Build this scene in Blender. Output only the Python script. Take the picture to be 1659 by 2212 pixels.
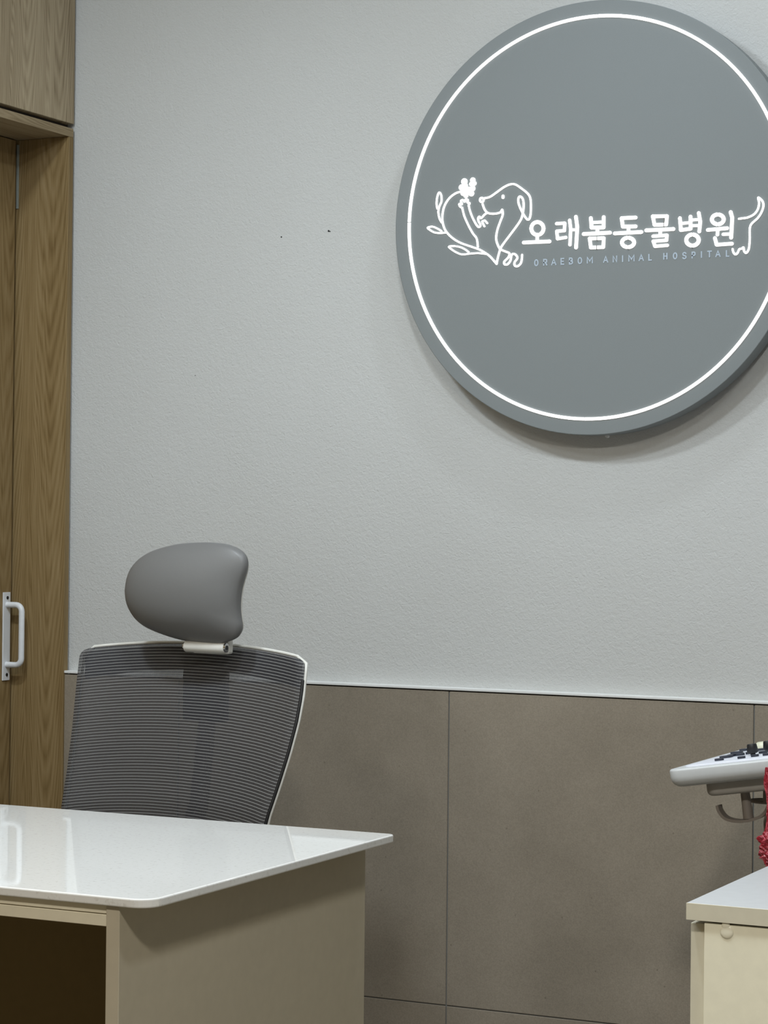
import bpy, bmesh, math
from mathutils import Vector, Matrix
for o in list(bpy.data.objects): bpy.data.objects.remove(o)
SC = bpy.context.scene
COL = SC.collection
R = math.radians
PI = math.pi

# ------------------------------------------------------------------ camera
FPX, YAW, PITCH, ROLL = 4920.0, R(25.99946), R(0.36499), R(0.57096)
CAM = Vector((0, 0, 1.2))
_F = Vector((-math.sin(YAW)*math.cos(PITCH), math.cos(YAW)*math.cos(PITCH), math.sin(PITCH)))
_r = Vector((math.cos(YAW), math.sin(YAW), 0))
_u = _r.cross(_F)
CR = math.cos(ROLL)*_r + math.sin(ROLL)*_u
CU = -math.sin(ROLL)*_r + math.cos(ROLL)*_u
cd = bpy.data.cameras.new('camera'); cam = bpy.data.objects.new('camera', cd); COL.objects.link(cam)
cd.sensor_fit = 'VERTICAL'; cd.sensor_height = 24; cd.lens = 24*FPX/2212
cd.clip_start = .05; cd.clip_end = 60
mw = Matrix.Identity(4)
for i, v in enumerate((CR, CU, -_F)):
    for j in range(3): mw[j][i] = v[j]
mw.translation = CAM
cam.matrix_world = mw
SC.camera = cam

def ray(px, py):
    return _F + CR*((px-829.5)/FPX) - CU*((py-1106)/FPX)
def at(px, py, axis, val):
    """the point of the plane (axis = val) seen at this place of the photograph"""
    d = ray(px, py); return CAM + d*((val-CAM[axis])/d[axis])
def atp(px, py, P, n):
    d = ray(px, py); return CAM + d*((P-CAM).dot(n)/d.dot(n))

# ------------------------------------------------------------------ world, lights, exposure
w = bpy.data.worlds.new('world'); SC.world = w; w.use_nodes = True
w.node_tree.nodes['Background'].inputs[0].default_value = (.75, .85, 1, 1)
w.node_tree.nodes['Background'].inputs[1].default_value = 0.05
SC.view_settings.view_transform = 'Standard'; SC.view_settings.look = 'None'
SC.view_settings.gamma = 1; SC.view_settings.use_curve_mapping = False
SC.view_settings.exposure = -0.46

def area(name, loc, size, power, color, rot=(0, 0, 0), sy=None):
    l = bpy.data.lights.new(name, 'AREA'); l.energy = power; l.color = color
    l.shape = 'RECTANGLE'; l.size = size; l.size_y = sy or size
    o = bpy.data.objects.new(name, l); COL.objects.link(o); o.location = loc; o.rotation_euler = rot
    return o
NEUT = (1.0, .96, .88); COOL = (.84, .93, 1.0); WARM = (1.0, .93, .80)
def globe(name, loc, power, color, r=.07):
    l = bpy.data.lights.new(name, 'POINT'); l.energy = power; l.color = color; l.shadow_soft_size = r
    o = bpy.data.objects.new(name, l); COL.objects.link(o); o.location = loc; return o
area('ceiling_lamp_wall', (-1.20, 3.45, 2.66), .10, 5.0, COOL)
area('ceiling_lamp_left', (-2.15, 2.45, 2.66), .16, 29, COOL)
area('ceiling_lamp_middle', (-1.25, 2.30, 2.66), .16, 23, COOL)
area('ceiling_lamp_right', (-.3, 2.25, 2.66), .2, 12, COOL)
area('ceiling_lamp_rear_left', (-1.7, .4, 2.66), .3, 22, NEUT)
area('cabinet_fill', (-.2, .5, 2.66), .3, 68, NEUT)  # unseen light added behind the camera to brighten the cabinet door
globe('upper_wall_fill', (-2.0, 2.25, 2.42), 15, COOL)  # unseen light added to lift the dim upper left wall

# ------------------------------------------------------------------ materials
def nt(name):
    m = bpy.data.materials.new(name); m.use_nodes = True
    t = m.node_tree; b = t.nodes['Principled BSDF']; return m, t, b
def N(t, k, **kw):
    n = t.nodes.new(k)
    for a, v in kw.items():
        if a in n.inputs.keys(): n.inputs[a].default_value = v
        else: setattr(n, a, v)
    return n
def L(t, a, b): t.links.new(a, b)
def plain(name, col, rough=.5, metal=0, bump=None, spec=None, emit=None, coat=0):
    m, t, b = nt(name)
    b.inputs['Base Color'].default_value = (*col, 1); b.inputs['Roughness'].default_value = rough
    b.inputs['Metallic'].default_value = metal; b.inputs['Coat Weight'].default_value = coat
    if spec is not None: b.inputs['Specular IOR Level'].default_value = spec
    if emit:
        b.inputs['Emission Color'].default_value = (*emit[0], 1); b.inputs['Emission Strength'].default_value = emit[1]
    tc = N(t, 'ShaderNodeTexCoord')
    n = N(t, 'ShaderNodeTexNoise', Scale=(bump[0] if bump else 60.), Detail=4.)
    L(t, tc.outputs['Object'], n.inputs['Vector'])
    if bump:
        bp = N(t, 'ShaderNodeBump', Strength=bump[1], Distance=bump[2]); L(t, n.outputs[0], bp.inputs['Height'])
        L(t, bp.outputs[0], b.inputs['Normal'])
    if not emit:
        mx = N(t, 'ShaderNodeMix', data_type='RGBA', blend_type='MULTIPLY'); mx.inputs[0].default_value = 1
        mx.inputs[6].default_value = (*col, 1)
        cr = N(t, 'ShaderNodeValToRGB'); cr.color_ramp.elements[0].position = .3; cr.color_ramp.elements[1].position = .7
        cr.color_ramp.elements[0].color = (.95, .95, .95, 1); cr.color_ramp.elements[1].color = (1, 1, 1, 1)
        L(t, n.outputs[0], cr.inputs[0]); L(t, cr.outputs[0], mx.inputs[7]); L(t, mx.outputs[2], b.inputs['Base Color'])
    return m

def wood(name, c1, c2, c3, vert=True):
    m, t, b = nt(name); b.inputs['Roughness'].default_value = .55; b.inputs['Specular IOR Level'].default_value = .25
    tc = N(t, 'ShaderNodeTexCoord'); mp = N(t, 'ShaderNodeMapping')
    mp.inputs['Scale'].default_value = (15, 15, .8) if vert else (15, .8, 15)
    L(t, tc.outputs['Object'], mp.inputs[0])
    n0 = N(t, 'ShaderNodeTexNoise', Scale=1.1, Detail=2., Roughness=.5); L(t, mp.outputs[0], n0.inputs['Vector'])
    # cathedral figure: downward pointing parabolas repeating across the board
    def M(op, a=None, b=None, c=None):
        n = N(t, 'ShaderNodeMath', operation=op)
        for k_, v_ in enumerate((a, b, c)):
            if v_ is None: continue
            if isinstance(v_, (int, float)): n.inputs[k_].default_value = v_
            else: L(t, v_, n.inputs[k_])
        return n.outputs[0]
    sx = N(t, 'ShaderNodeSeparateXYZ'); L(t, tc.outputs['Object'], sx.inputs[0])
    along, across = (sx.outputs[2], M('ADD', sx.outputs[0], sx.outputs[1])) if vert else (sx.outputs[1], M('ADD', sx.outputs[0], sx.outputs[2]))
    wob = M('MULTIPLY_ADD', n0.outputs[0], .07, across)
    cc = M('SUBTRACT', M('MODULO', M('SUBTRACT', wob, 1.112), .115), .0575)
    f_ = M('SUBTRACT', along, M('MULTIPLY', M('MULTIPLY', cc, cc), 190.))
    f_ = M('MULTIPLY_ADD', n0.outputs[0], .34, f_)
    class _O: pass
    fr = _O(); fr.outputs = [M('PINGPONG', M('MULTIPLY', f_, 27.), 1.)]
    mp2 = N(t, 'ShaderNodeMapping'); mp2.inputs['Scale'].default_value = (230, 230, 7) if vert else (230, 7, 230)
    L(t, tc.outputs['Object'], mp2.inputs[0])
    n1 = N(t, 'ShaderNodeTexNoise', Scale=1., Detail=5., Roughness=.65); L(t, mp2.outputs[0], n1.inputs['Vector'])
    mp3 = N(t, 'ShaderNodeMapping'); mp3.inputs['Scale'].default_value = (30, 30, 1.1) if vert else (30, 1.1, 30)
    L(t, tc.outputs['Object'], mp3.inputs[0])
    n2 = N(t, 'ShaderNodeTexNoise', Scale=1., Detail=3., Roughness=.6); L(t, mp3.outputs[0], n2.inputs['Vector'])
    a = N(t, 'ShaderNodeMath', operation='MULTIPLY_ADD'); a.inputs[1].default_value = .19; L(t, fr.outputs[0], a.inputs[0])
    s2 = N(t, 'ShaderNodeMath', operation='MULTIPLY'); s2.inputs[1].default_value = .55; L(t, n1.outputs[0], s2.inputs[0])
    L(t, s2.outputs[0], a.inputs[2])
    a2 = N(t, 'ShaderNodeMath', operation='MULTIPLY_ADD'); a2.inputs[1].default_value = .5; L(t, n2.outputs[0], a2.inputs[0]); L(t, a.outputs[0], a2.inputs[2])
    cr = N(t, 'ShaderNodeValToRGB'); e = cr.color_ramp.elements
    e[0].position = .42; e[0].color = (*c1, 1); e[1].position = .9; e[1].color = (*c3, 1)
    k = e.new(.62); k.color = (*c2, 1)
    L(t, a2.outputs[0], cr.inputs[0]); L(t, cr.outputs[0], b.inputs['Base Color'])
    bp = N(t, 'ShaderNodeBump', Strength=.25, Distance=.0006); L(t, n1.outputs[0], bp.inputs['Height']); L(t, bp.outputs[0], b.inputs['Normal'])
    return m

def wallpaper():
    m, t, b = nt('embossed_white_wallpaper'); b.inputs['Roughness'].default_value = .75; b.inputs['Specular IOR Level'].default_value = .2
    tc = N(t, 'ShaderNodeTexCoord')
    n = N(t, 'ShaderNodeTexNoise', Scale=150., Detail=3., Roughness=.55, Distortion=.8); L(t, tc.outputs['Object'], n.inputs['Vector'])
    n2 = N(t, 'ShaderNodeTexNoise', Scale=330., Detail=2.); L(t, tc.outputs['Object'], n2.inputs['Vector'])
    ad = N(t, 'ShaderNodeMath', operation='MULTIPLY_ADD'); ad.inputs[1].default_value = .4
    L(t, n2.outputs[0], ad.inputs[0]); L(t, n.outputs[0], ad.inputs[2])
    bp = N(t, 'ShaderNodeBump', Strength=.8, Distance=.0016); L(t, ad.outputs[0], bp.inputs['Height']); L(t, bp.outputs[0], b.inputs['Normal'])
    n3 = N(t, 'ShaderNodeTexNoise', Scale=1.7, Detail=3.); L(t, tc.outputs['Object'], n3.inputs['Vector'])
    cr = N(t, 'ShaderNodeValToRGB'); e = cr.color_ramp.elements
    e[0].position = .3; e[0].color = (.555, .56, .545, 1); e[1].position = .7; e[1].color = (.59, .60, .59, 1)
    L(t, n3.outputs[0], cr.inputs[0]); L(t, cr.outputs[0], b.inputs['Base Color'])
    return m

def tilemat():
    m, t, b = nt('taupe_stone_tile'); b.inputs['Roughness'].default_value = .5; b.inputs['Specular IOR Level'].default_value = .3
    tc = N(t, 'ShaderNodeTexCoord')
    n = N(t, 'ShaderNodeTexNoise', Scale=3.2, Detail=7., Roughness=.62); L(t, tc.outputs['Object'], n.inputs['Vector'])
    cr = N(t, 'ShaderNodeValToRGB'); e = cr.color_ramp.elements
    e[0].position = .32; e[0].color = (.265, .228, .177, 1); e[1].position = .68; e[1].color = (.345, .298, .235, 1)
    L(t, n.outputs[0], cr.inputs[0])
    f = N(t, 'ShaderNodeTexNoise', Scale=420., Detail=2.); L(t, tc.outputs['Object'], f.inputs['Vector'])
    cf = N(t, 'ShaderNodeValToRGB'); cf.color_ramp.elements[0].position = .3; cf.color_ramp.elements[0].color = (.82, .82, .82, 1); cf.color_ramp.elements[1].position = .7
    L(t, f.outputs[0], cf.inputs[0])
    v = N(t, 'ShaderNodeTexVoronoi', Scale=28.); L(t, tc.outputs['Object'], v.inputs['Vector'])
    cv = N(t, 'ShaderNodeValToRGB'); cv.color_ramp.elements[0].position = .03; cv.color_ramp.elements[0].color = (.55, .52, .48, 1); cv.color_ramp.elements[1].position = .06
    L(t, v.outputs['Distance'], cv.inputs[0])
    m1 = N(t, 'ShaderNodeMix', data_type='RGBA', blend_type='MULTIPLY'); m1.inputs[0].default_value = 1
    L(t, cr.outputs[0], m1.inputs[6]); L(t, cf.outputs[0], m1.inputs[7])
    m2 = N(t, 'ShaderNodeMix', data_type='RGBA', blend_type='MULTIPLY'); m2.inputs[0].default_value = .6
    L(t, m1.outputs[2], m2.inputs[6]); L(t, cv.outputs[0], m2.inputs[7]); L(t, m2.outputs[2], b.inputs['Base Color'])
    bp = N(t, 'ShaderNodeBump', Strength=.2, Distance=.0005); L(t, f.outputs[0], bp.inputs['Height']); L(t, bp.outputs[0], b.inputs['Normal'])
    return m

def quartz():
    m, t, b = nt('polished_white_quartz'); b.inputs['Roughness'].default_value = .03; b.inputs['Specular IOR Level'].default_value = .9
    tc = N(t, 'ShaderNodeTexCoord')
    n = N(t, 'ShaderNodeTexNoise', Scale=150., Detail=4., Roughness=.6); L(t, tc.outputs['Object'], n.inputs['Vector'])
    cr = N(t, 'ShaderNodeValToRGB'); e = cr.color_ramp.elements
    e[0].position = .30; e[0].color = (.65, .635, .60, 1); e[1].position = .44; e[1].color = (.78, .775, .75, 1)
    L(t, n.outputs[0], cr.inputs[0]); L(t, cr.outputs[0], b.inputs['Base Color'])
    return m

def meshfab():
    m, t, b = nt('ribbed_dark_grey_mesh'); out = t.nodes['Material Output']
    b.inputs['Roughness'].default_value = .6
    uv = N(t, 'ShaderNodeUVMap'); uv.uv_map = 'UVMap'; sp = N(t, 'ShaderNodeSeparateXYZ'); L(t, uv.outputs[0], sp.inputs[0])
    # V counts ribs
    fr = N(t, 'ShaderNodeMath', operation='FRACT'); L(t, sp.outputs[1], fr.inputs[0])
    st = N(t, 'ShaderNodeValToRGB'); e = st.color_ramp.elements
    e[0].position = .72; e[0].color = (0, 0, 0, 1); e[1].position = .80; e[1].color = (1, 1, 1, 1); k = e.new(.88); k.color = (1, 1, 1, 1); k = e.new(.96); k.color = (0, 0, 0, 1)
    L(t, fr.outputs[0], st.inputs[0])
    mx = N(t, 'ShaderNodeMix', data_type='RGBA'); L(t, st.outputs[0], mx.inputs[0])
    mx.inputs[6].default_value = (.033, .033, .038, 1); mx.inputs[7].default_value = (.36, .36, .35, 1)
    L(t, mx.outputs[2], b.inputs['Base Color'])
    tr = N(t, 'ShaderNodeBsdfTransparent'); ms = N(t, 'ShaderNodeMixShader')
    # open weave between the ribs
    wx = N(t, 'ShaderNodeMath', operation='MULTIPLY'); wx.inputs[1].default_value = 1.0; L(t, sp.outputs[0], wx.inputs[0])
    fx = N(t, 'ShaderNodeMath', operation='FRACT'); L(t, wx.outputs[0], fx.inputs[0])
    gx = N(t, 'ShaderNodeMath', operation='GREATER_THAN'); gx.inputs[1].default_value = .62; L(t, fx.outputs[0], gx.inputs[0])
    inv = N(t, 'ShaderNodeMath', operation='SUBTRACT'); inv.inputs[0].default_value = 1; L(t, st.outputs[0], inv.inputs[1])
    mm = N(t, 'ShaderNodeMath', operation='MULTIPLY'); L(t, gx.outputs[0], mm.inputs[0]); L(t, inv.outputs[0], mm.inputs[1])
    m3 = N(t, 'ShaderNodeMath', operation='MULTIPLY'); m3.inputs[1].default_value = .45; L(t, mm.outputs[0], m3.inputs[0])
    L(t, m3.outputs[0], ms.inputs[0]); L(t, b.outputs[0], ms.inputs[1]); L(t, tr.outputs[0], ms.inputs[2])
    L(t, ms.outputs[0], out.inputs['Surface'])
    bp = N(t, 'ShaderNodeBump', Strength=.6, Distance=.001); L(t, st.outputs[0], bp.inputs['Height']); L(t, bp.outputs[0], b.inputs['Normal'])
    return m

def redfilm():
    m, t, b = nt('red_plastic_film')
    b.inputs['Base Color'].default_value = (.62, .03, .06, 1); b.inputs['Roughness'].default_value = .2
    b.inputs['Transmission Weight'].default_value = .25; b.inputs['Coat Weight'].default_value = .4
    tc = N(t, 'ShaderNodeTexCoord'); n = N(t, 'ShaderNodeTexNoise', Scale=70., Detail=4., Distortion=2.); L(t, tc.outputs['Object'], n.inputs['Vector'])
    bp = N(t, 'ShaderNodeBump', Strength=.8, Distance=.004); L(t, n.outputs[0], bp.inputs['Height']); L(t, bp.outputs[0], b.inputs['Normal'])
    cr = N(t, 'ShaderNodeValToRGB'); e = cr.color_ramp.elements; e[0].color = (.36, .012, .03, 1); e[0].position = .45; e[1].color = (.70, .12, .16, 1); e[1].position = .75
    L(t, n.outputs[0], cr.inputs[0]); L(t, cr.outputs[0], b.inputs['Base Color'])
    return m

MAT = dict(
 wall=wallpaper(), tile=tilemat(), quartz=quartz(), fabric=meshfab(), red=redfilm(),
 oak=wood('oak_veneer', (.150, .094, .034), (.245, .168, .074), (.335, .246, .128)),
 oakh=wood('oak_veneer_edge', (.19, .135, .07), (.30, .23, .135), (.40, .32, .21), vert=False),
 oaklit=wood('oak_veneer_lit', (.22, .165, .095), (.37, .295, .19), (.50, .41, .275)),  # lighter copy of the oak: brighter light up there put into the colour
 oakdark=plain('dark_oak_groove', (.035, .024, .014), .7),
 ceil=plain('ceiling_paint', (.70, .72, .74), .8),
 floor=plain('grey_floor_vinyl', (.16, .14, .11), .45),
 paint=plain('darkened_wall_paint', (.40, .37, .32), .8),  # unseen walls darkened to cut the light they bounce back
 grout=plain('grout', (.17, .17, .16), .9),
 trim=plain('white_metal_trim', (.80, .81, .80), .4),
 white=plain('white_powder_coat', (.74, .76, .78), .35),
 sign=plain('grey_sign_paint', (.228, .250, .254), .5, spec=.25, bump=(600., .05, .0003)),
 signdark=plain('grey_sign_side', (.20, .20, .19), .6),
 lit=plain('lit_white_acrylic', (1, 1, 1), .4, emit=((1, .975, .94), 1.6)),
 litw=plain('lit_warm_acrylic', (1, 1, 1), .4, emit=((1, .93, .74), 2.0)),
 letter=plain('reflection_tinted_lettering', (.45, .53, .62), .5),  # blue of the reflected light put into the letter colour
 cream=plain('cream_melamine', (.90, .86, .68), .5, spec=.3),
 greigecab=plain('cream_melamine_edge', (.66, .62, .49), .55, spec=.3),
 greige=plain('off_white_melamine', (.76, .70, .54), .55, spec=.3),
 greigeshade=plain('off_white_melamine_shaded', (.51, .455, .345), .55, spec=.3),  # darker copy of the desk melamine: shade of the side put into the colour
 brown=plain('dark_brown_board', (.22, .165, .075), .7, spec=.2),
 vinyl=plain('grey_vinyl', (.172, .172, .170), .42, bump=(900., .08, .0004), spec=.4),
 shell=plain('off_white_plastic', (.74, .73, .68), .4),
 chrome=plain('chrome', (.55, .55, .55), .2, metal=1),
 dark=plain('dark_plastic', (.010, .010, .011), .5),
 spine=plain('grey_plastic_spine', (.03, .03, .033), .5),
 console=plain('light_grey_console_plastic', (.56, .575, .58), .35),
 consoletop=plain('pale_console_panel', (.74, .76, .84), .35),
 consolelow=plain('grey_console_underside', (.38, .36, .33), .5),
 hook=plain('taupe_plastic', (.24, .21, .185), .45),
 key=plain('dark_rubber_key', (.03, .035, .05), .5),
 cream2=plain('cream_plastic', (.72, .72, .56), .4),
 cabtop=plain('white_melamine_top', (.56, .57, .58), .35),
 seal=plain('grey_brush_seal', (.30, .33, .30), .8),
 clear=plain('clear_bumper_pad', (.88, .84, .67), .3, coat=.5),
)

# ------------------------------------------------------------------ geometry helpers
def worigin(o):
    v = Vector((0, 0, 0))
    while o: v += o.location; o = o.parent
    return v
def tag(o, label=None, cat=None, group=None, kind=None):
    if label: o['label'] = label
    if cat: o['category'] = cat
    if group: o['group'] = group
    if kind: o['kind'] = kind
    return o
def thing(name, label, cat, loc, group=None):
    o = bpy.data.objects.new(name, None); COL.objects.link(o); o.location = loc; o.empty_display_size = .05
    return tag(o, label, cat, group)

class G:
    def __init__(s): s.v = []; s.f = []; s.uv = {}; s.sm = []
    def add(s, vs, fs, smooth=False):
        b = len(s.v); s.v += [Vector(p) for p in vs]
        for f in fs: s.f.append(tuple(b+i for i in f)); s.sm.append(smooth)
        return b
    def box(s, lo, hi, bev=0, seg=2):
        bm = bmesh.new(); bmesh.ops.create_cube(bm, size=1)
        for v in bm.verts:
            v.co = Vector([(lo[i]+hi[i])/2 + v.co[i]*(hi[i]-lo[i]) for i in range(3)])
        if bev: bmesh.ops.bevel(bm, geom=bm.edges[:], offset=bev, segments=seg, profile=.5, affect='EDGES')
        s.frombm(bm); return s
    def frombm(s, bm, smooth=False):
        bm.verts.index_update()
        s.add([v.co.copy() for v in bm.verts], [[v.index for v in f.verts] for f in bm.faces], smooth); bm.free()
    def tube(s, pts, r, n=12, closed=False, cap=True):
        pts = [Vector(p) for p in pts]; k = len(pts)
        rs = r if isinstance(r, (list, tuple)) else [r]*k
        up = None; rings = []
        for i, p in enumerate(pts):
            a = pts[i-1] if (i or closed) else p; c = pts[(i+1) % k] if (i < k-1 or closed) else p
            t = (c-a).normalized()
            if up is None: up = t.orthogonal().normalized()
            up = (up - t*up.dot(t)).normalized(); q = t.cross(up)
            rings.append([p + (up*math.cos(2*PI*j/n) + q*math.sin(2*PI*j/n))*rs[i] for j in range(n)])
        vs = [v for r_ in rings for v in r_]; fs = []
        for i in range(k if closed else k-1):
            for j in range(n):
                a = i*n+j; b = i*n+(j+1) % n; c = ((i+1) % k)*n+(j+1) % n; d = ((i+1) % k)*n+j
                fs.append((a, b, c, d))
        s.add(vs, fs, True)
        if cap and not closed:
            s.add(rings[0], [tuple(range(n))[::-1]]); s.add(rings[-1], [tuple(range(n))])
        return s
    def prism(s, outline, axis, lo, hi, bev=0, seg=3):
        """outline: 2D points in the two other axes (in order), extruded along axis"""
        bm = bmesh.new(); o = [i for i in range(3) if i != axis]
        def P(p, h):
            v = [0, 0, 0]; v[o[0]] = p[0]; v[o[1]] = p[1]; v[axis] = h; return v
        a = [bm.verts.new(P(p, lo)) for p in outline]; b = [bm.verts.new(P(p, hi)) for p in outline]
        bm.faces.new(a[::-1]); bm.faces.new(b); n = len(a)
        for i in range(n): bm.faces.new((a[i], a[(i+1) % n], b[(i+1) % n], b[i]))
        bmesh.ops.recalc_face_normals(bm, faces=bm.faces[:])
        if bev:
            ed = [e for e in bm.edges if abs(e.verts[0].co[axis]-e.verts[1].co[axis]) < 1e-9]
            bmesh.ops.bevel(bm, geom=ed, offset=bev, segments=seg, profile=.5, affect='EDGES')
        s.frombm(bm); return s
    def build(s, name, mat, parent=None, smooth=None, mod=None):
        me = bpy.data.meshes.new(name); org = worigin(parent) if parent else Vector((0, 0, 0))
        me.from_pydata([tuple(v-org) for v in s.v], [], s.f); me.update()
        bm = bmesh.new(); bm.from_mesh(me); bmesh.ops.recalc_face_normals(bm, faces=bm.faces[:]); bm.to_mesh(me); bm.free()
        for i, p in enumerate(me.polygons): p.use_smooth = s.sm[i] if smooth is None else smooth
        if s.uv:
            uvl = me.uv_layers.new(name='UVMap')
            for l in me.loops: uvl.data[l.index].uv = s.uv.get(l.vertex_index, (0, 0))
        me.materials.append(MAT[mat] if isinstance(mat, str) else mat)
        o = bpy.data.objects.new(name, me); COL.objects.link(o)
        if parent: o.parent = parent
        return o

# ------------------------------------------------------------------ the room
XL = -2.667; YW = 3.983; YT = 3.963; CEIL = 2.70; XR = 2.6; YF = -2.2
def struct(o, label, cat): return tag(o, label, cat, kind='structure')
struct(G().box((-3.2, YF-.1, -.1), (XR+.1, YW+.2, 0)).build('floor', 'floor'), 'grey vinyl floor of the reception room', 'floor')
struct(G().box((-3.2, YF-.1, CEIL), (XR+.1, YW+.2, CEIL+.1)).build('ceiling', 'ceil'), 'white ceiling of the reception room', 'ceiling')
wb = struct(G().box((-3.2, YW, 0), (XR+.1, YW+.15, CEIL)).build('wall_back', 'wall'), 'embossed white wall behind the round sign', 'wall')
for px, py, r in ((608, 512, .0016), (710, 499, .002), (713, 500, .0012), (422, 811, .0009)):
    p = at(px, py, 1, YW); g = G(); g.tube([(p.x, YW-.0006, p.z), (p.x, YW-.0001, p.z)], r, 10); g.build('nail_hole', 'dark', wb)
struct(G().box((XR, YF-.1, 0), (XR+.1, YW, CEIL)).build('wall_right', 'paint'), 'plain darkened side wall right of the desk', 'wall')
struct(G().box((-3.2, YF-.1, 0), (XR, YF, CEIL)).build('wall_front', 'paint'), 'plain darkened wall facing the reception desk', 'wall')

# tiled wainscot with open joints
g = G(); gw = .0025
zr = [(.8865, .288+gw/2), (.288-gw/2, .0)]
xs = [XL, -2.391, -1.791, -1.191, -.591, .009, .609, 1.209, 1.809, 2.409, XR]
for i in range(len(xs)-1):
    for z1, z0 in zr:
        a = xs[i] + (gw/2 if i else 0); b = xs[i+1]-gw/2
        g.box((a, YT, z0), (b, YT+.012, z1), .0006, 1)
ws = struct(g.build('trim_1', 'tile'), 'wainscot of large square taupe stone tiles under the white wall', 'wainscot')
G().box((XL, YT+.0022, 0), (XR, YW, .8855)).build('grout', 'grout', ws)
struct(G().box((XL, YT-.0025, .889), (XR, YW, .8945), .0012).build('trim_2', 'trim'), 'white ledge capping the taupe tiles', 'trim')

# left wall: veneered panelling with the sliding door set back in it
XD = -2.792; ZH = 2.004; YJ = 3.958
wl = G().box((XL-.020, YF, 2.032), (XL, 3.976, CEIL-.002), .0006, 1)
wl = struct(wl.build('wall_left', 'oaklit'), 'oak veneer panel wall above the sliding door', 'wall')
G().box((-3.15, YF, 2.018), (XL-.020, YW-.001, CEIL-.002)).build('backing', 'oakdark', wl)
fr = G().box((-3.1, 2.9, ZH), (XL, 3.9745, 2.022), .0006, 1)
fr = struct(fr.build('trim_3', 'oakh'), 'oak frame around the recessed sliding door', 'door frame')
G().box((-3.1, YJ, 0), (XL, 3.9745, ZH-.0003), .0006, 1).build('jamb', 'oak', fr)
G().box((-3.1, 2.9, 0), (XL, 2.918, ZH-.0003), .0006, 1).build('jamb', 'oak', fr)
G().box((XL-.03, YF, 0), (XL-.0005, 2.899, 2.018)).build('side_panel', 'oak', wl)
G().box((XD-.004, YJ-.0030, 1.86), (XD+.001, YJ-.0005, ZH-.010)).build('seal_strip', 'seal', fr)
dr = G().box((XD-.036, 2.93, .004), (XD, 3.947, ZH-.002), .0012, 2)
dr = struct(dr.build('door_1', 'oak'), 'oak veneer sliding door with a white pull handle', 'door')
hp = G().box((XD, 3.9165, .871), (XD+.003, 3.941, 1.055), .0008, 2).build('door_handle', 'white', dr)
g = G(); yc = 3.929; r0 = .0062; zt = 1.029; zb = .904; ox = XD+.040; rr = .014
pts = [(XD+.002, yc, zt)]
for k in range(7): a = PI/2*k/6; pts.append((ox-rr+rr*math.sin(a), yc, zt-rr+rr*math.cos(a)))
for k in range(7): a = PI/2*k/6; pts.append((ox-rr+rr*math.cos(a), yc, zb+rr-rr*math.sin(a)))
pts.append((XD+.002, yc, zb)); g.tube(pts, r0, 16)
g.build('bar', 'white', hp)
for z in (1.0435, .883):
    g = G(); g.tube([(XD+.0028, yc+.001, z), (XD+.0040, yc+.001, z)], .0036, 12); g.build('screw', 'dark', hp)

# ------------------------------------------------------------------ the round sign
SX, SZ, SR, RR = -1.4953, 1.7713, .3997, .3701
YS = 3.923
sg = thing('round_sign', 'large round grey wall sign with a glowing ring and a dog drawn above lit lettering', 'sign', (SX, YW, SZ))
def disc(g, r, y0, y1, bev, n=160):
    prof = [(0, y0), (r-bev, y0)] + [(r-bev+bev*math.sin(a), y0+bev-bev*math.cos(a)) for a in (PI/8, PI/4, 3*PI/8, PI/2)] + [(r, y1), (0, y1)]
    vs = []; fs = []
    m = len(prof)-2
    for k in range(n):
        a = 2*PI*k/n
        for q in prof[1:-1]: vs.append((SX+q[0]*math.cos(a), q[1], SZ+q[0]*math.sin(a)))
    for k in range(n):
        for j in range(m-1):
            fs.append((k*m+j, k*m+j+1, ((k+1) % n)*m+j+1, ((k+1) % n)*m+j))
    g.add(vs, fs, True)
    g.add([vs[k*m] for k in range(n)], [tuple(range(n))]); g.add([vs[k*m+m-1] for k in range(n)], [tuple(range(n))])
g = G(); disc(g, SR, YS, YW-.018, .0015); g.build('panel', 'sign', sg)
g = G(); g.tube([(SX, YW-.018, SZ), (SX, YW, SZ)], SR-.05, 64); g.build('mount', 'signdark', sg)
bolt = at(1312, 941, 1, YW-.024)
g = G(); g.tube([(bolt.x, YW-.028, bolt.z-.0004), (bolt.x, YW-.020, bolt.z-.0008)], .0035, 12); g.build('screw', 'trim', sg)
# glowing ring of four arcs
TILT = R(-1.5)
def arc(a0, a1, r, w, y0, y1, n=40):
    g = G(); vs = []; fs = []
    for k in range(n+1):
        a = a0+(a1-a0)*k/n; c, s_ = math.cos(a), math.sin(a)
        for rr_, y in ((r-w/2, y1), (r-w/2, y0), (r+w/2, y0), (r+w/2, y1)): vs.append((SX+rr_*c, y, SZ+rr_*s_))
    for k in range(n):
        for j in range(4): fs.append((k*4+j, k*4+(j+1) % 4, k*4+4+(j+1) % 4, k*4+4+j))
    fs += [(0, 1, 2, 3), (n*4+3, n*4+2, n*4+1, n*4)]
    g.add(vs, fs); return g
for q in range(4):
    a0 = TILT+q*PI/2+.0022; arc(a0, a0+PI/2-.0044, RR, .0058, YS-.0022, YS+.0005).build('light_ring', 'lit', sg)

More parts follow.
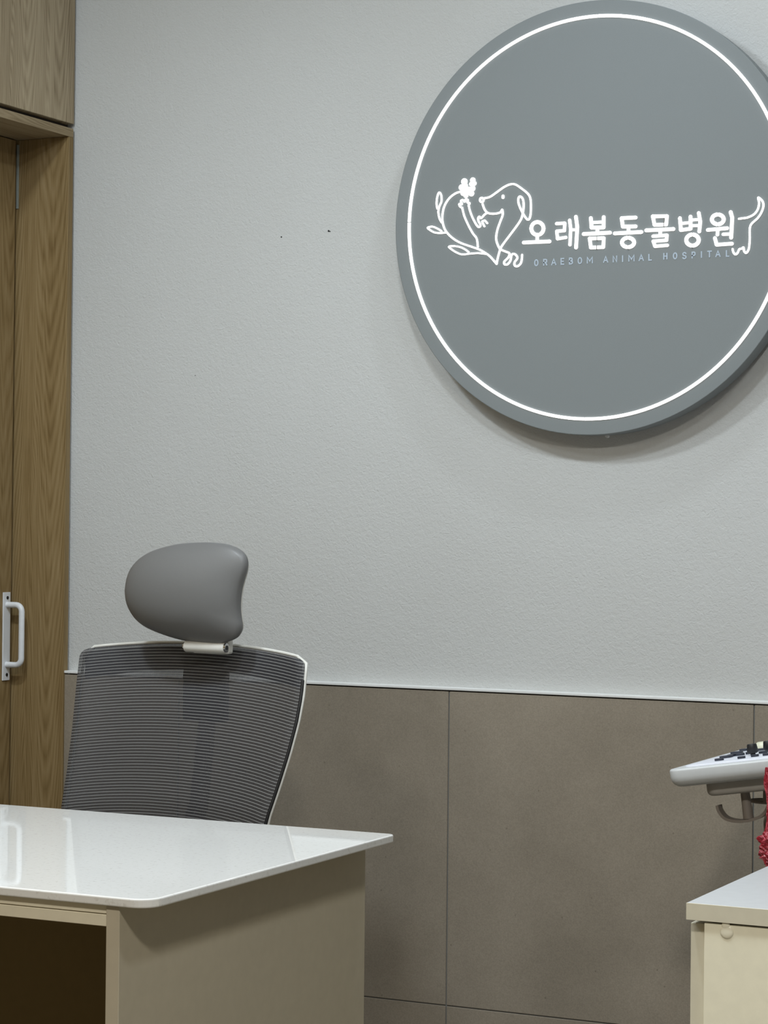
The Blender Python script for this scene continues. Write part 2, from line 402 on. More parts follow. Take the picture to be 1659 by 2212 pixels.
def strokes(g, paths, w, y=YS, h=.002, toW=None):
    """flat round ended strokes of width w (metres) raised h off the face; paths are world (x, z) lists"""
    for path in paths:
        for i, p in enumerate(path):
            n = 14
            ring = [(p[0]+w/2*math.cos(2*PI*k/n), p[1]+w/2*math.sin(2*PI*k/n)) for k in range(n)]
            vs = [(a, y-h, b) for a, b in ring]+[(a, y+.0003, b) for a, b in ring]
            g.add(vs, [tuple(range(n))]+[(k, (k+1) % n, n+(k+1) % n, n+k) for k in range(n)])
            if i:
                q = path[i-1]; d = Vector((p[0]-q[0], p[1]-q[1]))
                if d.length < 1e-6: continue
                m = Vector((-d.y, d.x)).normalized()*w/2
                c = [(q[0]+m.x, q[1]+m.y), (p[0]+m.x, p[1]+m.y), (p[0]-m.x, p[1]-m.y), (q[0]-m.x, q[1]-m.y)]
                vs = [(a, y-h, b) for a, b in c]+[(a, y+.0003, b) for a, b in c]
                g.add(vs, [(0, 1, 2, 3)]+[(k, (k+1) % 4, 4+(k+1) % 4, 4+k) for k in range(4)])
def ribbon(g, path, w, y, h):
    P = [Vector(p) for p in path]; closed = (P[0]-P[-1]).length < 1e-6
    if closed: P = P[:-1]
    k = len(P); Lp = []; Rp = []
    for i, p in enumerate(P):
        a = P[i-1] if (i or closed) else None; c = P[(i+1) % k] if (i < k-1 or closed) else None
        d0 = (p-a).normalized() if a is not None else None; d1 = (c-p).normalized() if c is not None else None
        d0 = d0 or d1; d1 = d1 or d0
        n0 = Vector((-d0.y, d0.x)); n1 = Vector((-d1.y, d1.x)); m = n0+n1
        m = m.normalized() if m.length > 1e-6 else n0
        f = min(1/max(m.dot(n0), .1), 1.7); m = m*(w/2*f)
        ex = Vector((0, 0))
        if not closed and i == 0: ex = -d1*w*.35
        if not closed and i == k-1: ex = d0*w*.35
        Lp.append(p+m+ex); Rp.append(p-m+ex)
    vs = [(q.x, y-h, q.y) for q in Lp]+[(q.x, y-h, q.y) for q in Rp]
    g.add(vs, [(i, (i+1) % k, k+(i+1) % k, k+i) for i in range(k if closed else k-1)])
def smooth(path, n=5):
    """Catmull-Rom through the points"""
    P = [path[0]]+list(path)+[path[-1]]; out = []
    for i in range(1, len(P)-2):
        p0, p1, p2, p3 = [Vector(q) for q in P[i-1:i+3]]
        for k in range(n):
            t = k/n
            out.append(.5*((2*p1)+(-p0+p2)*t+(2*p0-5*p1+4*p2-p3)*t*t+(-p0+3*p1-3*p2+p3)*t**3))
    out.append(Vector(path[-1])); return [(a.x, a.y) for a in out]
def conv(path, ox, oy, sc):
    o = []
    for x, y in path:
        p = at(ox+x/sc, oy+y/sc, 1, YS-.001); o.append((p.x, p.z))
    return o
def ell(cx, cy, rx, ry, n=32): return [(cx+rx*math.cos(2*PI*k/n), cy+ry*math.sin(2*PI*k/n)) for k in range(n+1)]
PXM = .00086   # metres per photo pixel on the sign

# the drawing: animals and plant line
A_ = (900, 350, 4.366)
head = [(633, 343), (690, 330), (750, 290), (820, 240), (880, 212), (930, 212), (990, 250), (1050, 300), (1074, 350), (1078, 450), (1070, 520), (1052, 545), (1025, 520), (985, 450), (962, 390), (960, 345), (975, 325), (1000, 345), (1010, 400), (1004, 470), (985, 540), (940, 610), (880, 690), (820, 770), (790, 820), (767, 900), (755, 960)]
nose = ell(615, 358, 17, 20, 16)
jaw = [(622, 395), (638, 440), (660, 472), (690, 486), (740, 488), (790, 475), (808, 450), (812, 500), (790, 560), (762, 640), (750, 720), (765, 780), (790, 822), (840, 845), (875, 862), (865, 900), (828, 938), (830, 965), (858, 965), (885, 930), (895, 880), (915, 866), (940, 880), (950, 908), (925, 945), (925, 975), (950, 984), (980, 960), (992, 920), (995, 875)]
arm = [(490, 392), (500, 450), (530, 530), (568, 598), (590, 614), (603, 595), (585, 560), (580, 530), (592, 515), (608, 530), (640, 498), (660, 482)]
marks = [[(618, 560), (643, 551)], [(650, 558), (667, 578)], [(620, 570), (640, 608)]]
paw = [(430, 432), (408, 418), (403, 395), (428, 398), (418, 368), (438, 358), (453, 376), (463, 353), (484, 358), (480, 382), (500, 388), (490, 412)]
armb = [(430, 432), (450, 510), (490, 600), (530, 672), (566, 722), (578, 800)]
stem = [(425, 278), (370, 295), (310, 340), (265, 410), (245, 490), (246, 570), (275, 650), (340, 718), (420, 765), (520, 800), (600, 830), (680, 880), (730, 932), (755, 962)]
leaf1 = [(237, 572), (215, 530), (205, 470), (215, 420), (235, 370), (232, 310), (212, 288), (195, 330), (188, 390), (195, 440)]
leaf2 = [(285, 665), (230, 670), (170, 665), (125, 640), (105, 620), (150, 610), (200, 630), (235, 652)]
leaf3 = [(660, 868), (580, 860), (500, 865), (430, 872), (370, 850), (325, 820), (305, 800), (340, 793), (400, 800), (450, 820), (490, 848)]
LW = 4.0*PXM
def draw(name, paths, w, mat='lit', c=A_, sm=True):
    g = G(); strokes(g, [conv(smooth(p) if sm and len(p) > 2 else p, *c) for p in paths], w); return g.build(name, mat, sg)
o = draw('dog_outline', [head, nose, jaw], LW); o['label'] = 'lit line drawing of a dog in profile'
draw('paw_outline', [arm, paw, armb]+marks, LW*.95)
draw('plant_stem', [stem], LW)
for l_ in (leaf1, leaf2, leaf3): draw('leaf', [l_], LW*.9)
g = G()
for x, y, r in ((450, 185, 32), (424, 240, 29), (455, 225, 30), (470, 270, 42), (440, 292, 28), (465, 316, 24), (517, 297, 28), (530, 250, 26), (500, 262, 30)):
    strokes(g, [conv([(x, y)], *A_)], 2*r/4.366*PXM)
for x, y, r in ((530, 172, 27), (545, 202, 22), (514, 208, 20)): strokes(g, [conv([(x, y)], *A_)], 2*r/4.366*PXM)
g.build('clover', 'lit', sg)
g = G(); strokes(g, [conv([(815, 322), (815, 335)], *A_)], 6.4*PXM); g.build('dog_eye', 'lit', sg)
# lit syllables
K1 = (1120, 440, 5.925); K2 = (1380, 400, 5.946)
SYL = [
 (K1, [(ell(243, 318, 78, 82), 51), ([(240, 405), (240, 490)], 46), ([(68, 498), (398, 484)], 50)], [[(266, 372), (266, 415)]]),
 (K1, [([(488, 256), (592, 250), (588, 346), (490, 353), (500, 450), (606, 432)], 44), ([(655, 212), (668, 320), (659, 527)], 44), ([(735, 168), (753, 300), (737, 562)], 50), ([(680, 336), (740, 334)], 36)], []),
 (K1, [([(926, 184), (936, 308), (1090, 304), (1091, 172)], 50), ([(945, 241), (1060, 236)], 40), ([(1010, 320), (1010, 380)], 46), ([(834, 389), (1172, 372)], 50), ([(912, 447), (1092, 441), (1086, 557), (926, 562), (912, 447)], 48)], [[(1005, 424), (1005, 470)], [(1002, 534), (1002, 584)]]),
 (K1, [([(1500, 178), (1321, 186), (1336, 294), (1500, 291)], 50), ([(1408, 300), (1408, 370)], 46), ([(1233, 381), (1573, 363)], 50), (ell(1403, 497, 78, 60), 51)], [[(1406, 408), (1406, 462)], [(1403, 530), (1403, 584)]]),
 (K2, [([(180, 402), (362, 398), (352, 506), (202, 511), (180, 402)], 48), ([(95, 581), (445, 564)], 50), ([(275, 590), (275, 640)], 46), ([(183, 657), (362, 643), (357, 708), (185, 720), (208, 786), (367, 773)], 44)], [[(324, 428), (322, 536)]]),
 (K2, [([(528, 424), (540, 578), (666, 560), (664, 404)], 48), ([(550, 492), (655, 482)], 40), ([(770, 358), (790, 470), (777, 596)], 48), ([(690, 447), (770, 442)], 38), ([(690, 522), (770, 518)], 38), (ell(690, 706, 80, 71), 52)], [[(691, 610), (691, 660)], [(686, 752), (686, 806)]]),
 (K2, [(ell(1015, 440, 76, 62), 51), ([(886, 576), (1135, 553)], 48), ([(1012, 580), (1010, 636)], 46), ([(1180, 346), (1200, 420), (1186, 674)], 50), ([(1084, 632), (1180, 628)], 42), ([(977, 680), (1000, 766), (1196, 752)], 48)], [[(1020, 354), (1020, 404)], [(1014, 476), (1014, 528)]]),
]
for c, sts, slits in SYL:
    g = G()
    for p, wd in sts: strokes(g, [conv(p, *c)], wd/c[2]*PXM*.90)
    o = g.build('syllable', 'lit', sg)
    if slits:
        g = G()
        for p in slits: strokes(g, [conv(p, *c)], 1.3*PXM, h=.0026)
        g.build('bridge', 'signdark', o)
tail = [(1285, 433), (1340, 425), (1400, 415), (1480, 375), (1528, 310), (1545, 230), (1534, 160), (1585, 200), (1602, 260), (1580, 340), (1530, 420), (1450, 495), (1426, 560), (1425, 700), (1415, 810), (1393, 860), (1372, 870), (1352, 845), (1345, 800), (1325, 815), (1290, 825), (1270, 870), (1240, 890), (1215, 862), (1205, 820)]
draw('tail_outline', [tail], 3.9*PXM, c=K2)
# painted capitals
GL = dict(
 O=[ell(.5, .5, .42, .5, 20)], R=[[(.08, 1), (.08, 0), (.6, 0), (.88, .12), (.88, .42), (.6, .54), (.08, .54)], [(.55, .54), (.92, 1)]],
 A=[[(0, 1), (.5, 0), (1, 1)], [(.18, .68), (.82, .68)]], E=[[(.9, 0), (.1, 0), (.1, 1), (.9, 1)], [(.1, .5), (.78, .5)]],
 B=[[(.1, 0), (.1, 1), (.65, 1), (.92, .86), (.92, .64), (.65, .5), (.1, .5)], [(.1, 0), (.6, 0), (.85, .12), (.85, .38), (.62, .5)]],
 M=[[(0, 1), (0, 0), (.5, .7), (1, 0), (1, 1)]], N=[[(.05, 1), (.05, 0), (.95, 1), (.95, 0)]], I=[[(.5, 0), (.5, 1)]],
 L=[[(.12, 0), (.12, 1), (.88, 1)]], H=[[(.08, 0), (.08, 1)], [(.92, 0), (.92, 1)], [(.08, .5), (.92, .5)]],
 S=[smooth([(.9, .16), (.65, .0), (.3, .0), (.08, .18), (.2, .42), (.75, .56), (.93, .8), (.68, 1), (.3, 1), (.05, .84)], 4)],
 P=[[(.1, 1), (.1, 0), (.65, 0), (.9, .12), (.9, .45), (.65, .58), (.1, .58)]], T=[[(0, 0), (1, 0)], [(.5, 0), (.5, 1)]])
WORDS = [(K1, 'O', 227, 755, 58), (K1, 'R', 342, 750, 56), (K1, 'A', 450, 745, 62), (K1, 'E', 562, 738, 52), (K1, 'B', 670, 733, 54), (K1, 'O', 785, 728, 60), (K1, 'M', 912, 721, 72),
 (K1, 'A', 1115, 712, 60), (K1, 'N', 1234, 707, 58), (K1, 'I', 1332, 703, 40), (K1, 'M', 1445, 696, 74), (K1, 'A', 1570, 690, 62), (K2, 'L', 145, 925, 52), (K2, 'H', 340, 912, 56), (K2, 'O', 465, 907, 60),
 (K2, 'S', 585, 904, 56), (K2, 'P', 702, 897, 54), (K2, 'I', 803, 890, 40), (K2, 'T', 907, 885, 56), (K2, 'A', 1015, 880, 62), (K2, 'L', 1140, 876, 50)]
for c, ch, cx, cy, wd in WORDS:
    g = G(); H_ = 74
    for si, p in enumerate(GL[ch]):
        q = [(cx+(x-.5)*(wd-8), cy+(y-.5)*H_-(x-.5)*(wd-8)*.06) for x, y in p]
        ribbon(g, conv(q, *c), 16/c[2]*PXM, YS, .0006+.0001*si)
    g.build('capital_letter', 'letter', sg)

# ------------------------------------------------------------------ the desk
DX1, DX0 = -1.4749, -2.62; DY0, DY1 = 2.3812, 3.0761; DZ = .740; TH = .0118
dk = thing('reception_desk', 'white desk with glossy stone top standing in front of the office chair', 'desk', (-2.0, 2.73, 0))
def rrect(x0, y0, x1, y1, rs, n=6):
    out = []
    for (cx, cy, a0, r) in ((x1-rs[0], y0+rs[0], -PI/2, rs[0]), (x1-rs[1], y1-rs[1], 0, rs[1]), (x0+rs[2], y1-rs[2], PI/2, rs[2]), (x0+rs[3], y0+rs[3], PI, rs[3])):
        for k in range(n+1): a = a0+PI/2*k/n; out.append((cx+r*math.cos(a), cy+r*math.sin(a)))
    return out
g = G().prism(rrect(DX0, DY0, DX1, DY1, (.028, .012, .012, .012), 8), 2, DZ-TH, DZ, .0022, 3); g.build('desktop', 'quartz', dk)
PX1 = -1.5224; PY0, PY1 = 2.3880, 3.0702
zt = DZ-TH
G().box((PX1-.0195, PY0, 0), (PX1, PY1, zt), .0008, 1).build('side_panel', 'greigeshade', dk)
G().box((DX0+.03, PY0, 0), (DX0+.05, PY1, zt), .0008, 1).build('side_panel', 'greigeshade', dk)
x0, x1 = DX0+.0505, PX1-.0200
G().box((x0, PY0+.002, .7168), (x1, PY1-.3, zt), .0006, 1).build('rail', 'greige', dk)
G().box((x0, PY0+.001, .7013), (x1, PY0+.40, .7158), .0006, 1).build('rail', 'greige', dk)
G().box((x0, PY0+.36, .05), (x1, PY0+.378, .701)).build('modesty_panel', 'brown', dk)
G().box((x1-.004, PY0+.018, .05), (x1, PY0+.36, .701)).build('inner_lining', 'brown', dk)
G().box((x0, PY0+.02, .05), (x1-.005, PY0+.36, .068)).build('bottom_board', 'brown', dk)

# ------------------------------------------------------------------ the cabinet on the right
CX0, CX1 = -.913, .25; CY0, CY1 = 2.752, 3.20
cb = thing('storage_cabinet', 'cream storage cabinet with pale worktop at the lower right corner', 'cabinet', (-.35, 2.95, 0))
ct = G().box((CX0+.0008, CY0+.0008, .7085), (CX1, CY1, .730), .0006, 2).build('cabinet_top', 'cabtop', cb)
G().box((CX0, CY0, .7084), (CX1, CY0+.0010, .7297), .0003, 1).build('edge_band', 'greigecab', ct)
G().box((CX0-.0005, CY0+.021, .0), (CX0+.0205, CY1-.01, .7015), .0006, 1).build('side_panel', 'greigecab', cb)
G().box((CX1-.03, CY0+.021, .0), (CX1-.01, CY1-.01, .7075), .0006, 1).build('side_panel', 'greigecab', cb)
G().box((CX0+.021, CY0+.10, .0), (CX1-.031, CY1-.012, .7078)).build('carcass', 'brown', cb)
G().box((CX0+.0225, CY0+.004, .06), (CX0+.60, CY0+.021, .7060), .0010, 2).build('door', 'cream', cb)
G().box((CX0+.603, CY0+.004, .06), (CX1-.031, CY0+.021, .7060), .0010, 2).build('door', 'cream', cb)
for (px, py, r) in ((1570, 2013, .0090), (1568, 1999.5, .0056)):
    p = at(px, py, 1, CY0+.004); g = G()
    prof = [(r, 0), (r*.95, .0009), (r*.7, .0016), (r*.3, .0019)]; n = 24
    vs = [(p.x+q*math.cos(2*PI*k/n), CY0+.0041-h, p.z+q*math.sin(2*PI*k/n)) for q, h in prof for k in range(n)]
    fs = [(j*n+k, j*n+(k+1) % n, (j+1)*n+(k+1) % n, (j+1)*n+k) for j in range(3) for k in range(n)]+[tuple(range(3*n, 4*n))]
    g.add(vs, fs, True); g.build('bumper_pad', 'clear', cb)

# ------------------------------------------------------------------ the office chair
ch = thing('office_chair', 'high backed office chair with dark ribbed mesh back and grey headrest behind the desk', 'chair', (-2.06, 3.2, 0))
BP = Vector((-2.06, 3.42, .70)); BN = Vector((-.13, -1, .262)).normalized()     # plane of the back's side edges
def bp(px, py): return atp(px, py, BP, BN)
Ls = [bp(*q) for q in ((167, 1414), (160, 1475), (151, 1570), (139.3, 1665), (127, 1743))]
Rs = [bp(*q) for q in ((653, 1450), (648, 1503.5), (637, 1563), (618.8, 1630.8), (597.6, 1698), (572.5, 1771.6))]
def ext(P, z):
    d = (P[-1]-P[-2]); d = d/abs(d.z); q = P[-1]+d*(P[-1].z-z)*.65; q.z = z; q.y = P[-1].y-(P[-1].z-z)*.05; return q
Ls.append(ext(Ls, .52)); Rs.append(ext(Rs, .52))
def lerpz(P, z):
    if z >= P[0].z: a, b = P[0], P[1]
    elif z <= P[-1].z: a, b = P[-2], P[-1]
    else:
        for a, b in zip(P, P[1:]):
            if a.z >= z >= b.z: break
    t = (z-a.z)/(b.z-a.z); return a+(b-a)*t
ZT = .968; ZB = .52
def bsurf(u, z, off=0):
    """u 0..1 across, z height of the side edges; off pushes backwards"""
    a = lerpz(Ls, z); b = lerpz(Rs, z); p = a+(b-a)*u; s = 1-(2*u-1)**2
    e4 = 1-abs(2*u-1)**3.2
    arch = .017*s; bulge = .036*e4
    return Vector((p.x, p.y+bulge+off, p.z+arch))
nu, nv = 48, 90; g = G(); vs = []; uvs = []
rc = .014
for j in range(nv+1):
    dz = (ZT-ZB)*(j/nv)**1.15
    z = ZT-dz
    ins = rc-math.sqrt(max(0, rc*rc-(rc-min(dz, rc))**2)) if dz < rc else 0
    ins /= .46
    for i in range(nu+1):
        u = i/nu; uu = ins+(1-2*ins)*u
        p = bsurf(uu, z)
        # edges roll backwards
        e = max(0, abs(2*u-1)-.93)/.07; p.y += .008*e*e
        vs.append(p); uvs.append((uu*180, (ZT-z)/.00535))
fs = [(j*(nu+1)+i, j*(nu+1)+i+1, (j+1)*(nu+1)+i+1, (j+1)*(nu+1)+i) for j in range(nv) for i in range(nu)]
g.add(vs, fs, True); g.uv = {i: q for i, q in enumerate(uvs)}
back = g.build('backrest', 'fabric', ch); back['label'] = 'dark grey ribbed mesh'
# off white frame behind the mesh edge
loop = []
for j in range(25):
    z = ZB+(ZT-.012-ZB)*j/24; loop.append(bsurf(0.008, z, .016))
for i in range(1, 24):
    u = .008+(.984)*i/24; loop.append(bsurf(u, ZT+.001, .012)+Vector((0, 0, .001)))
for j in range(25):
    z = ZT-.006-(ZT-.006-ZB)*j/24; loop.append(bsurf(1.0, z, .013))
for i in range(1, 24):
    u = .992-(.984)*i/24; loop.append(bsurf(u, ZB, .016))
g = G(); g.tube(loop, .0031, 10, closed=True); g.build('back_frame', 'shell', ch)
for uu in (.996,):
    g = G(); g.tube([bsurf(uu, ZB+(ZT-.034-ZB)*j/24, .0075) for j in range(25)], .0030, 8); g.build('edge_piping', 'dark', back)
# crossbar and spine seen faintly through the mesh
g = G()
vs = []; n = 32
for i in range(n+1):
    u = .008+.947*i/n; t_ = bsurf(u, ZT-.006, .018); q_ = 1-(2*u-1)**2
    zb_ = .912+.026*q_
    for y_, z_ in ((t_.y, t_.z), (t_.y+.012, t_.z), (t_.y+.012, zb_), (t_.y, zb_)): vs.append((t_.x, y_, z_))
g.add(vs, [(k*4+j, k*4+(j+1) % 4, k*4+4+(j+1) % 4, k*4+4+j) for k in range(n) for j in range(4)]+[(0, 1, 2, 3), (n*4, n*4+1, n*4+2, n*4+3)])
g.build('crossbar', 'spine', ch)
pc = bsurf(.5, .93, 0)
G().box((pc.x-.045, pc.y+.030, .845), (pc.x+.045, pc.y+.050, .975), .006).build('headrest_bracket', 'spine', ch)
g = G(); g.tube([(pc.x, pc.y+.055, .90), (pc.x, pc.y+.02, .70), (pc.x, 3.43, .52), (pc.x, 3.36, .44), (pc.x, 3.2, .42)], [.016, .018, .022, .022, .02], 12); g.build('spine', 'hook', ch)
# headrest: cushion with thick rounded body, white shell behind
HP = Vector((-2.06, 3.475, 1.10)); HN = Vector((-.10, -1, -.06)).normalized()
H_O = [(148, 500), (160, 410), (190, 330), (250, 260), (340, 205), (450, 170), (560, 150), (700, 141), (830, 143), (920, 155), (1000, 185), (1055, 230), (1075, 285), (1070, 345), (1050, 410), (1030, 480), (1018, 560), (1015, 640), (1022, 710), (1030, 760), (1022, 810), (990, 855), (930, 880), (850, 895), (750, 895), (640, 882), (520, 855), (400, 815), (300, 770), (230, 715), (185, 650), (158, 580)]
H_O = smooth(H_O+[H_O[0]], 3)[:-1]
def hpt(x, y):
    x = 167+(x-148)*1.004; y = 141+(y-141)*1.038
    return atp(230+x/3.53, 1130+y/3.53, HP, HN)
HCX, HCY = 605, 520
def hump(prof, name, mat, parent):
    g = G(); vs = []; n = len(H_O)
    for s, d in prof:
        w_ = s**5
        for x, y in H_O:
            dx, dy = x-HCX, y-HCY; a = math.atan2(dy/350, dx/420)
            ex, ey = 420*math.cos(a), 350*math.sin(a)
            q = hpt(HCX+s*(ex*(1-w_)+dx*w_), HCY+s*(ey*(1-w_)+dy*w_))
            ux = s*math.cos(a)
            vs.append(q-HN*d+Vector((0, -.010*ux*ux, 0)))
    m = len(prof)
    g.add(vs, [(j*n+k, j*n+(k+1) % n, (j+1)*n+(k+1) % n, (j+1)*n+k) for j in range(m-1) for k in range(n)]+[tuple(range(n)), tuple(range((m-1)*n, m*n))], True)
    return g.build(name, mat, parent)
prof = [(s_, -.052*(1-s_**2)**.6) for s_ in (.08, .2, .32, .44, .55, .65, .74, .82, .88, .93, .965, .985)]+[(.99, 0), (.985, .006), (.95, .011), (.85, .014), (.5, .016), (.1, .016)]
hr = hump(prof, 'headrest', 'vinyl', ch); hr['label'] = 'smooth grey vinyl cushion'
hump([(.1, .012), (.7, .012), (.90, .004), (.976, .006), (.976, .011), (.90, .020), (.6, .027), (.1, .028)], 'headrest_shell', 'shell', hr)
# hinge under the cushion
h0 = at(401, 1396, 1, 3.475); h1 = at(487, 1394, 1, 3.475)
ax = (h1-h0); ax.z = 0; h1 = h0+ax
g = G(); e_ = .0016; d_ = ax.normalized()
g.tube([h0, h0+d_*e_, h1-d_*e_, h1], [.0088, .0100, .0100, .0088], 24); hg = g.build('headrest_hinge', 'shell', ch)
g = G(); g.tube([h1, h1+d_*.003], .0082, 20); g.build('end_cap', 'chrome', hg)
g = G(); g.tube([h0-d_*.002, h0], .0082, 20); g.build('end_cap', 'chrome', hg)
g = G(); g.tube([h1+d_*.0029, h1+d_*.0036], .0040, 12); g.build('socket', 'dark', hg)
hm = (h0+h1)/2
G().box((hm.x-.030, hm.y+.004, hm.z-.012), (h1.x+.004, hm.y+.022, hm.z+.030), .004).build('headrest_post', 'shell', ch)
# seat, gas lift and base
seat = rrect(-2.30, 2.97, -1.82, 3.42, (.09, .07, .07, .09), 8)
G().prism(seat, 2, .425, .480, .018, 4).build('seat', 'vinyl', ch, smooth=True)
G().prism(rrect(-2.27, 3.0, -1.85, 3.40, (.08, .06, .06, .08), 8), 2, .405, .427, .004, 2).build('seat_pan', 'shell', ch)
g = G(); g.tube([(-2.06, 3.2, .405), (-2.06, 3.2, .25), (-2.06, 3.2, .249), (-2.06, 3.2, .10)], [.02, .02, .028, .028], 20); g.build('gas_lift', 'chrome', ch)
for k in range(5):
    a = 2*PI*k/5+.3; dx, dy = math.cos(a), math.sin(a)
    g = G(); g.tube([(-2.06, 3.2, .115), (-2.06+.14*dx, 3.2+.14*dy, .10), (-2.06+.28*dx, 3.2+.28*dy, .075)], [.03, .022, .015], 10); lg = g.build('base_leg', 'shell', ch)
    g = G(); cx, cy = -2.06+.28*dx, 3.2+.28*dy; px_, py_ = -dy, dx
    g.tube([(cx+px_*.022, cy+py_*.022, .028), (cx-px_*.022, cy-py_*.022, .028)], .028, 16); g.tube([(cx, cy, .03), (cx, cy, .075)], .008, 8); g.build('caster', 'dark', lg)

# ------------------------------------------------------------------ the control console on its stand
CZ = Vector((-1.1420, 3.336, .830))
e1 = Vector((math.cos(R(9)), 0, math.sin(R(9)))); e2 = Vector((0, 1, 0)); e3 = Vector((-math.sin(R(9)), 0, math.cos(R(9))))
def cp(a, b, c=0): return CZ+e1*a+e2*b+e3*c
def ctop(px, py, c=0):
    p = atp(px, py, CZ+e3*c, e3); return p
cn = thing('control_console', 'light grey control console with black knobs on a stand behind the cream cabinet', 'medical console', (-.93, 3.52, 0))
def slab(a0, b0, a1, b1, c0, c1, rad, bev, seg=4):
    bm = bmesh.new(); ol = rrect(a0, b0, a1, b1, (rad,)*4, 8)
    A = [bm.verts.new(cp(x, y, c0)) for x, y in ol]; B = [bm.verts.new(cp(x, y, c1)) for x, y in ol]
    bm.faces.new(A[::-1]); bm.faces.new(B); n = len(A)
    for i in range(n): bm.faces.new((A[i], A[(i+1) % n], B[(i+1) % n], B[i]))
    bmesh.ops.recalc_face_normals(bm, faces=bm.faces[:])
    if bev:
        ring = {tuple(sorted((A[i].index, A[(i+1) % n].index))) for i in range(n)}
        ed = [e for e in bm.edges if (e.verts[0] in A) == (e.verts[1] in A)]
        lo = [e for e in ed if e.verts[0] in A]; hi = [e for e in ed if e.verts[0] in B]
        bmesh.ops.bevel(bm, geom=lo, offset=bev[0], segments=seg, profile=.5, affect='EDGES')
        hi = [e for e in hi if e.is_valid]
        bmesh.ops.bevel(bm, geom=hi, offset=bev[1], segments=seg, profile=.5, affect='EDGES')
    g = G(); g.frombm(bm, True); return g
slab(0, 0, .46, .44, -.0285, 0, .022, (.016, .004)).build('console_body', 'console', cn)
slab(.022, .02, .44, .42, -.001, .0022, .012, (.0002, .001), 2).build('key_panel', 'consoletop', cn)
slab(.022, .37, .44, .42, .001, .0060, .012, (.0002, .002), 3).build('rear_rim', 'consoletop', cn)
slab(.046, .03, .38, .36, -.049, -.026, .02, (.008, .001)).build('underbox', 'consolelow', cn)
def key(px, py, w, d, mat='key', h=.0035, name='key'):
    p = ctop(px, py, .0022); g = G()
    n = 20; vs = []
    for z in (0, h):
        for k in range(n):
            a = 2*PI*k/n; cx_ = abs(math.cos(a))**.7*math.copysign(1, math.cos(a)); sy_ = abs(math.sin(a))**.7*math.copysign(1, math.sin(a))
            vs.append(p+e1*(w/2*cx_)+e2*(d/2*sy_)+e3*z)
    g.add(vs, [tuple(range(n)), tuple(range(n, 2*n))]+[(k, (k+1) % n, n+(k+1) % n, n+k) for k in range(n)]); g.build(name, mat, cn)
for q in ((1554, 1643, .014, .012), (1569, 1637, .020, .022), (1581, 1634, .012, .020), (1592, 1628, .020, .018), (1599, 1632, .014, .014), (1602, 1638.5, .012, .010), (1607, 1622, .014, .014),
          (1631, 1634.5, .012, .010), (1655, 1632, .010, .010), (1649, 1627, .014, .012), (1646, 1621, .016, .012), (1618, 1629, .010, .010)):
    key(*q)
def knob(px, py, w, h):
    p = ctop(px, py, .0022); g = G()
    g.tube([p, p+e3*(h*.16), p+e3*(h*.17), p+e3*(h*.28), p+e3*(h*.9), p+e3*h], [w*.22, w*.22, w*.36, w*.5, w*.42, w*.38], 20); g.build('knob', 'dark', cn)
knob(1627, 1631, .0185, .0175)
knob(1662, 1624, .0185, .0175)
p = ctop(1652, 1619, .0022); g = G(); g.tube([p, p+e3*.010, p+e3*.013], [.016, .015, .010], 20); g.build('dial', 'cream2', cn)
# stem with hook under the console
yk = 3.40
a = at(1608, 1700, 1, yk); b = at(1617, 1768, 1, yk)
g = G(); g.tube([a, b], [.0070, .0082], 20); hs = g.build('probe_holder', 'hook', cn)
g = G(); arcp = smooth([(1552.5, 1739), (1556, 1751), (1567, 1765), (1585, 1772), (1608, 1773), (1630, 1769), (1648, 1761), (1658, 1750), (1663, 1738)], 5)
vs = []; W_ = .0036
m = len(arcp)
for k, q in enumerate(arcp):
    p = at(q[0], q[1], 1, yk)
    k0, k1 = max(0, k-1), min(m-1, k+1); t = Vector((arcp[k1][0]-arcp[k0][0], -(arcp[k1][1]-arcp[k0][1]))); t.normalize()
    nn = Vector((-t.y, 0, t.x))*W_*.75
    for s1, s2 in ((-1, -1), (1, -1), (1, 1), (-1, 1)): vs.append(p+nn*s1*.8+Vector((0, s2*.010, 0)))
fs = [(k*4+j, k*4+(j+1) % 4, k*4+4+(j+1) % 4, k*4+4+j) for k in range(m-1) for j in range(4)]+[(0, 1, 2, 3), ((m-1)*4, (m-1)*4+1, (m-1)*4+2, (m-1)*4+3)]
g.add(vs, fs); g.build('hook', 'hook', hs)
g = G(); p = at(1660, 1731, 1, 3.47)
g.tube([p+Vector((.028*math.cos(2*PI*k/24), .02*math.sin(2*PI*k/24), .0)) for k in range(24)], .0026, 8, closed=True)
g.tube([p+Vector((0, -.02, 0)), p+Vector((0, -.02, .03))], .003, 8); g.build('cable_ring', 'hook', cn)
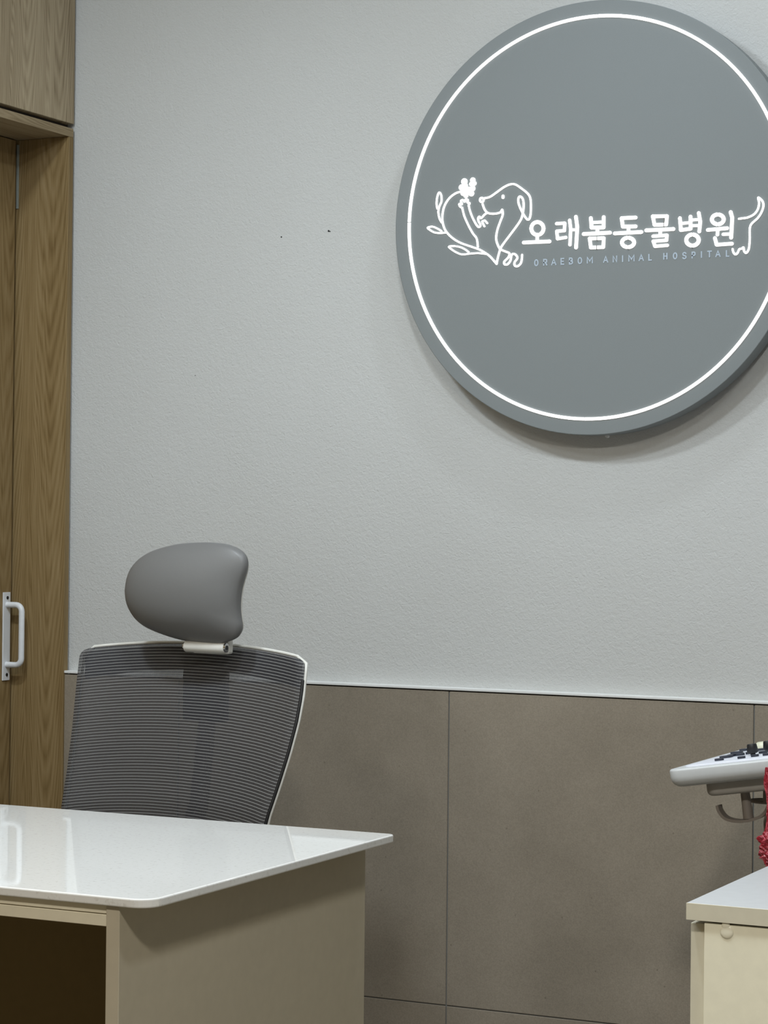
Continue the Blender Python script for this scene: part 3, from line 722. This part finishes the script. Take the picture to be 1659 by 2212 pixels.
# column and base
pc = Vector((-.93, 3.60, 0))
g = G(); g.tube([(pc.x, pc.y, .10), (pc.x, pc.y, .60), (pc.x, pc.y, .81)], [.035, .032, .026], 20); g.build('column', 'console', cn)
for k in range(4):
    a = PI/4+PI/2*k; g = G(); g.tube([(pc.x, pc.y, .12), (pc.x+.25*math.cos(a), pc.y+.25*math.sin(a), .07)], [.035, .02], 12); lg = g.build('base_leg', 'console', cn)
    g = G(); cx, cy = pc.x+.25*math.cos(a), pc.y+.25*math.sin(a); g.tube([(cx-.012, cy, .03), (cx+.012, cy, .03)], .03, 16); g.tube([(cx, cy, .03), (cx, cy, .07)], .008, 8); g.build('caster', 'dark', lg)
# cable
g = G(); q = [at(x, y, 1, 3.43) for x, y in ((1662, 1740), (1656, 1757), (1652, 1775), (1653, 1795), (1662, 1830), (1672, 1870))]
g.tube(q, .0022, 8); tag(g.build('cable', 'hook'), 'thin taupe cable hanging under the console beside the red bag', 'cable')
# red bag hanging from the console front
import random
random.seed(4)
g = G(); q = [(1659, 1658, 5), (1658, 1690, 7), (1660, 1715, 5), (1662, 1745, 5), (1664, 1775, 7), (1664, 1797, 12), (1666, 1812, 24), (1666, 1830, 22), (1668, 1850, 23), (1670, 1868, 16), (1672, 1880, 6)]
n = 26; vs = []
P = []
for i in range(len(q)-1):
    for k in range(4):
        t = k/4; P.append(tuple(q[i][j]+(q[i+1][j]-q[i][j])*t for j in range(3)))
P.append(q[-1])
for i, (x, y, r) in enumerate(P):
    c = at(x, y, 1, 3.305); rm = r/1340
    for k in range(n):
        a = 2*PI*k/n; rr_ = rm*(1+.22*random.uniform(-1, 1)+.12*math.sin(5*a+i*.7))
        vs.append(c+Vector((rr_*math.cos(a), rr_*.6*math.sin(a), random.uniform(-.001, .001))))
m = len(P)
g.add(vs, [(j*n+k, j*n+(k+1) % n, (j+1)*n+(k+1) % n, (j+1)*n+k) for j in range(m-1) for k in range(n)]+[tuple(range(n)), tuple(range((m-1)*n, m*n))])
tag(g.build('plastic_bag', 'red'), 'crumpled red plastic bag hanging from the console at the right edge', 'bag')
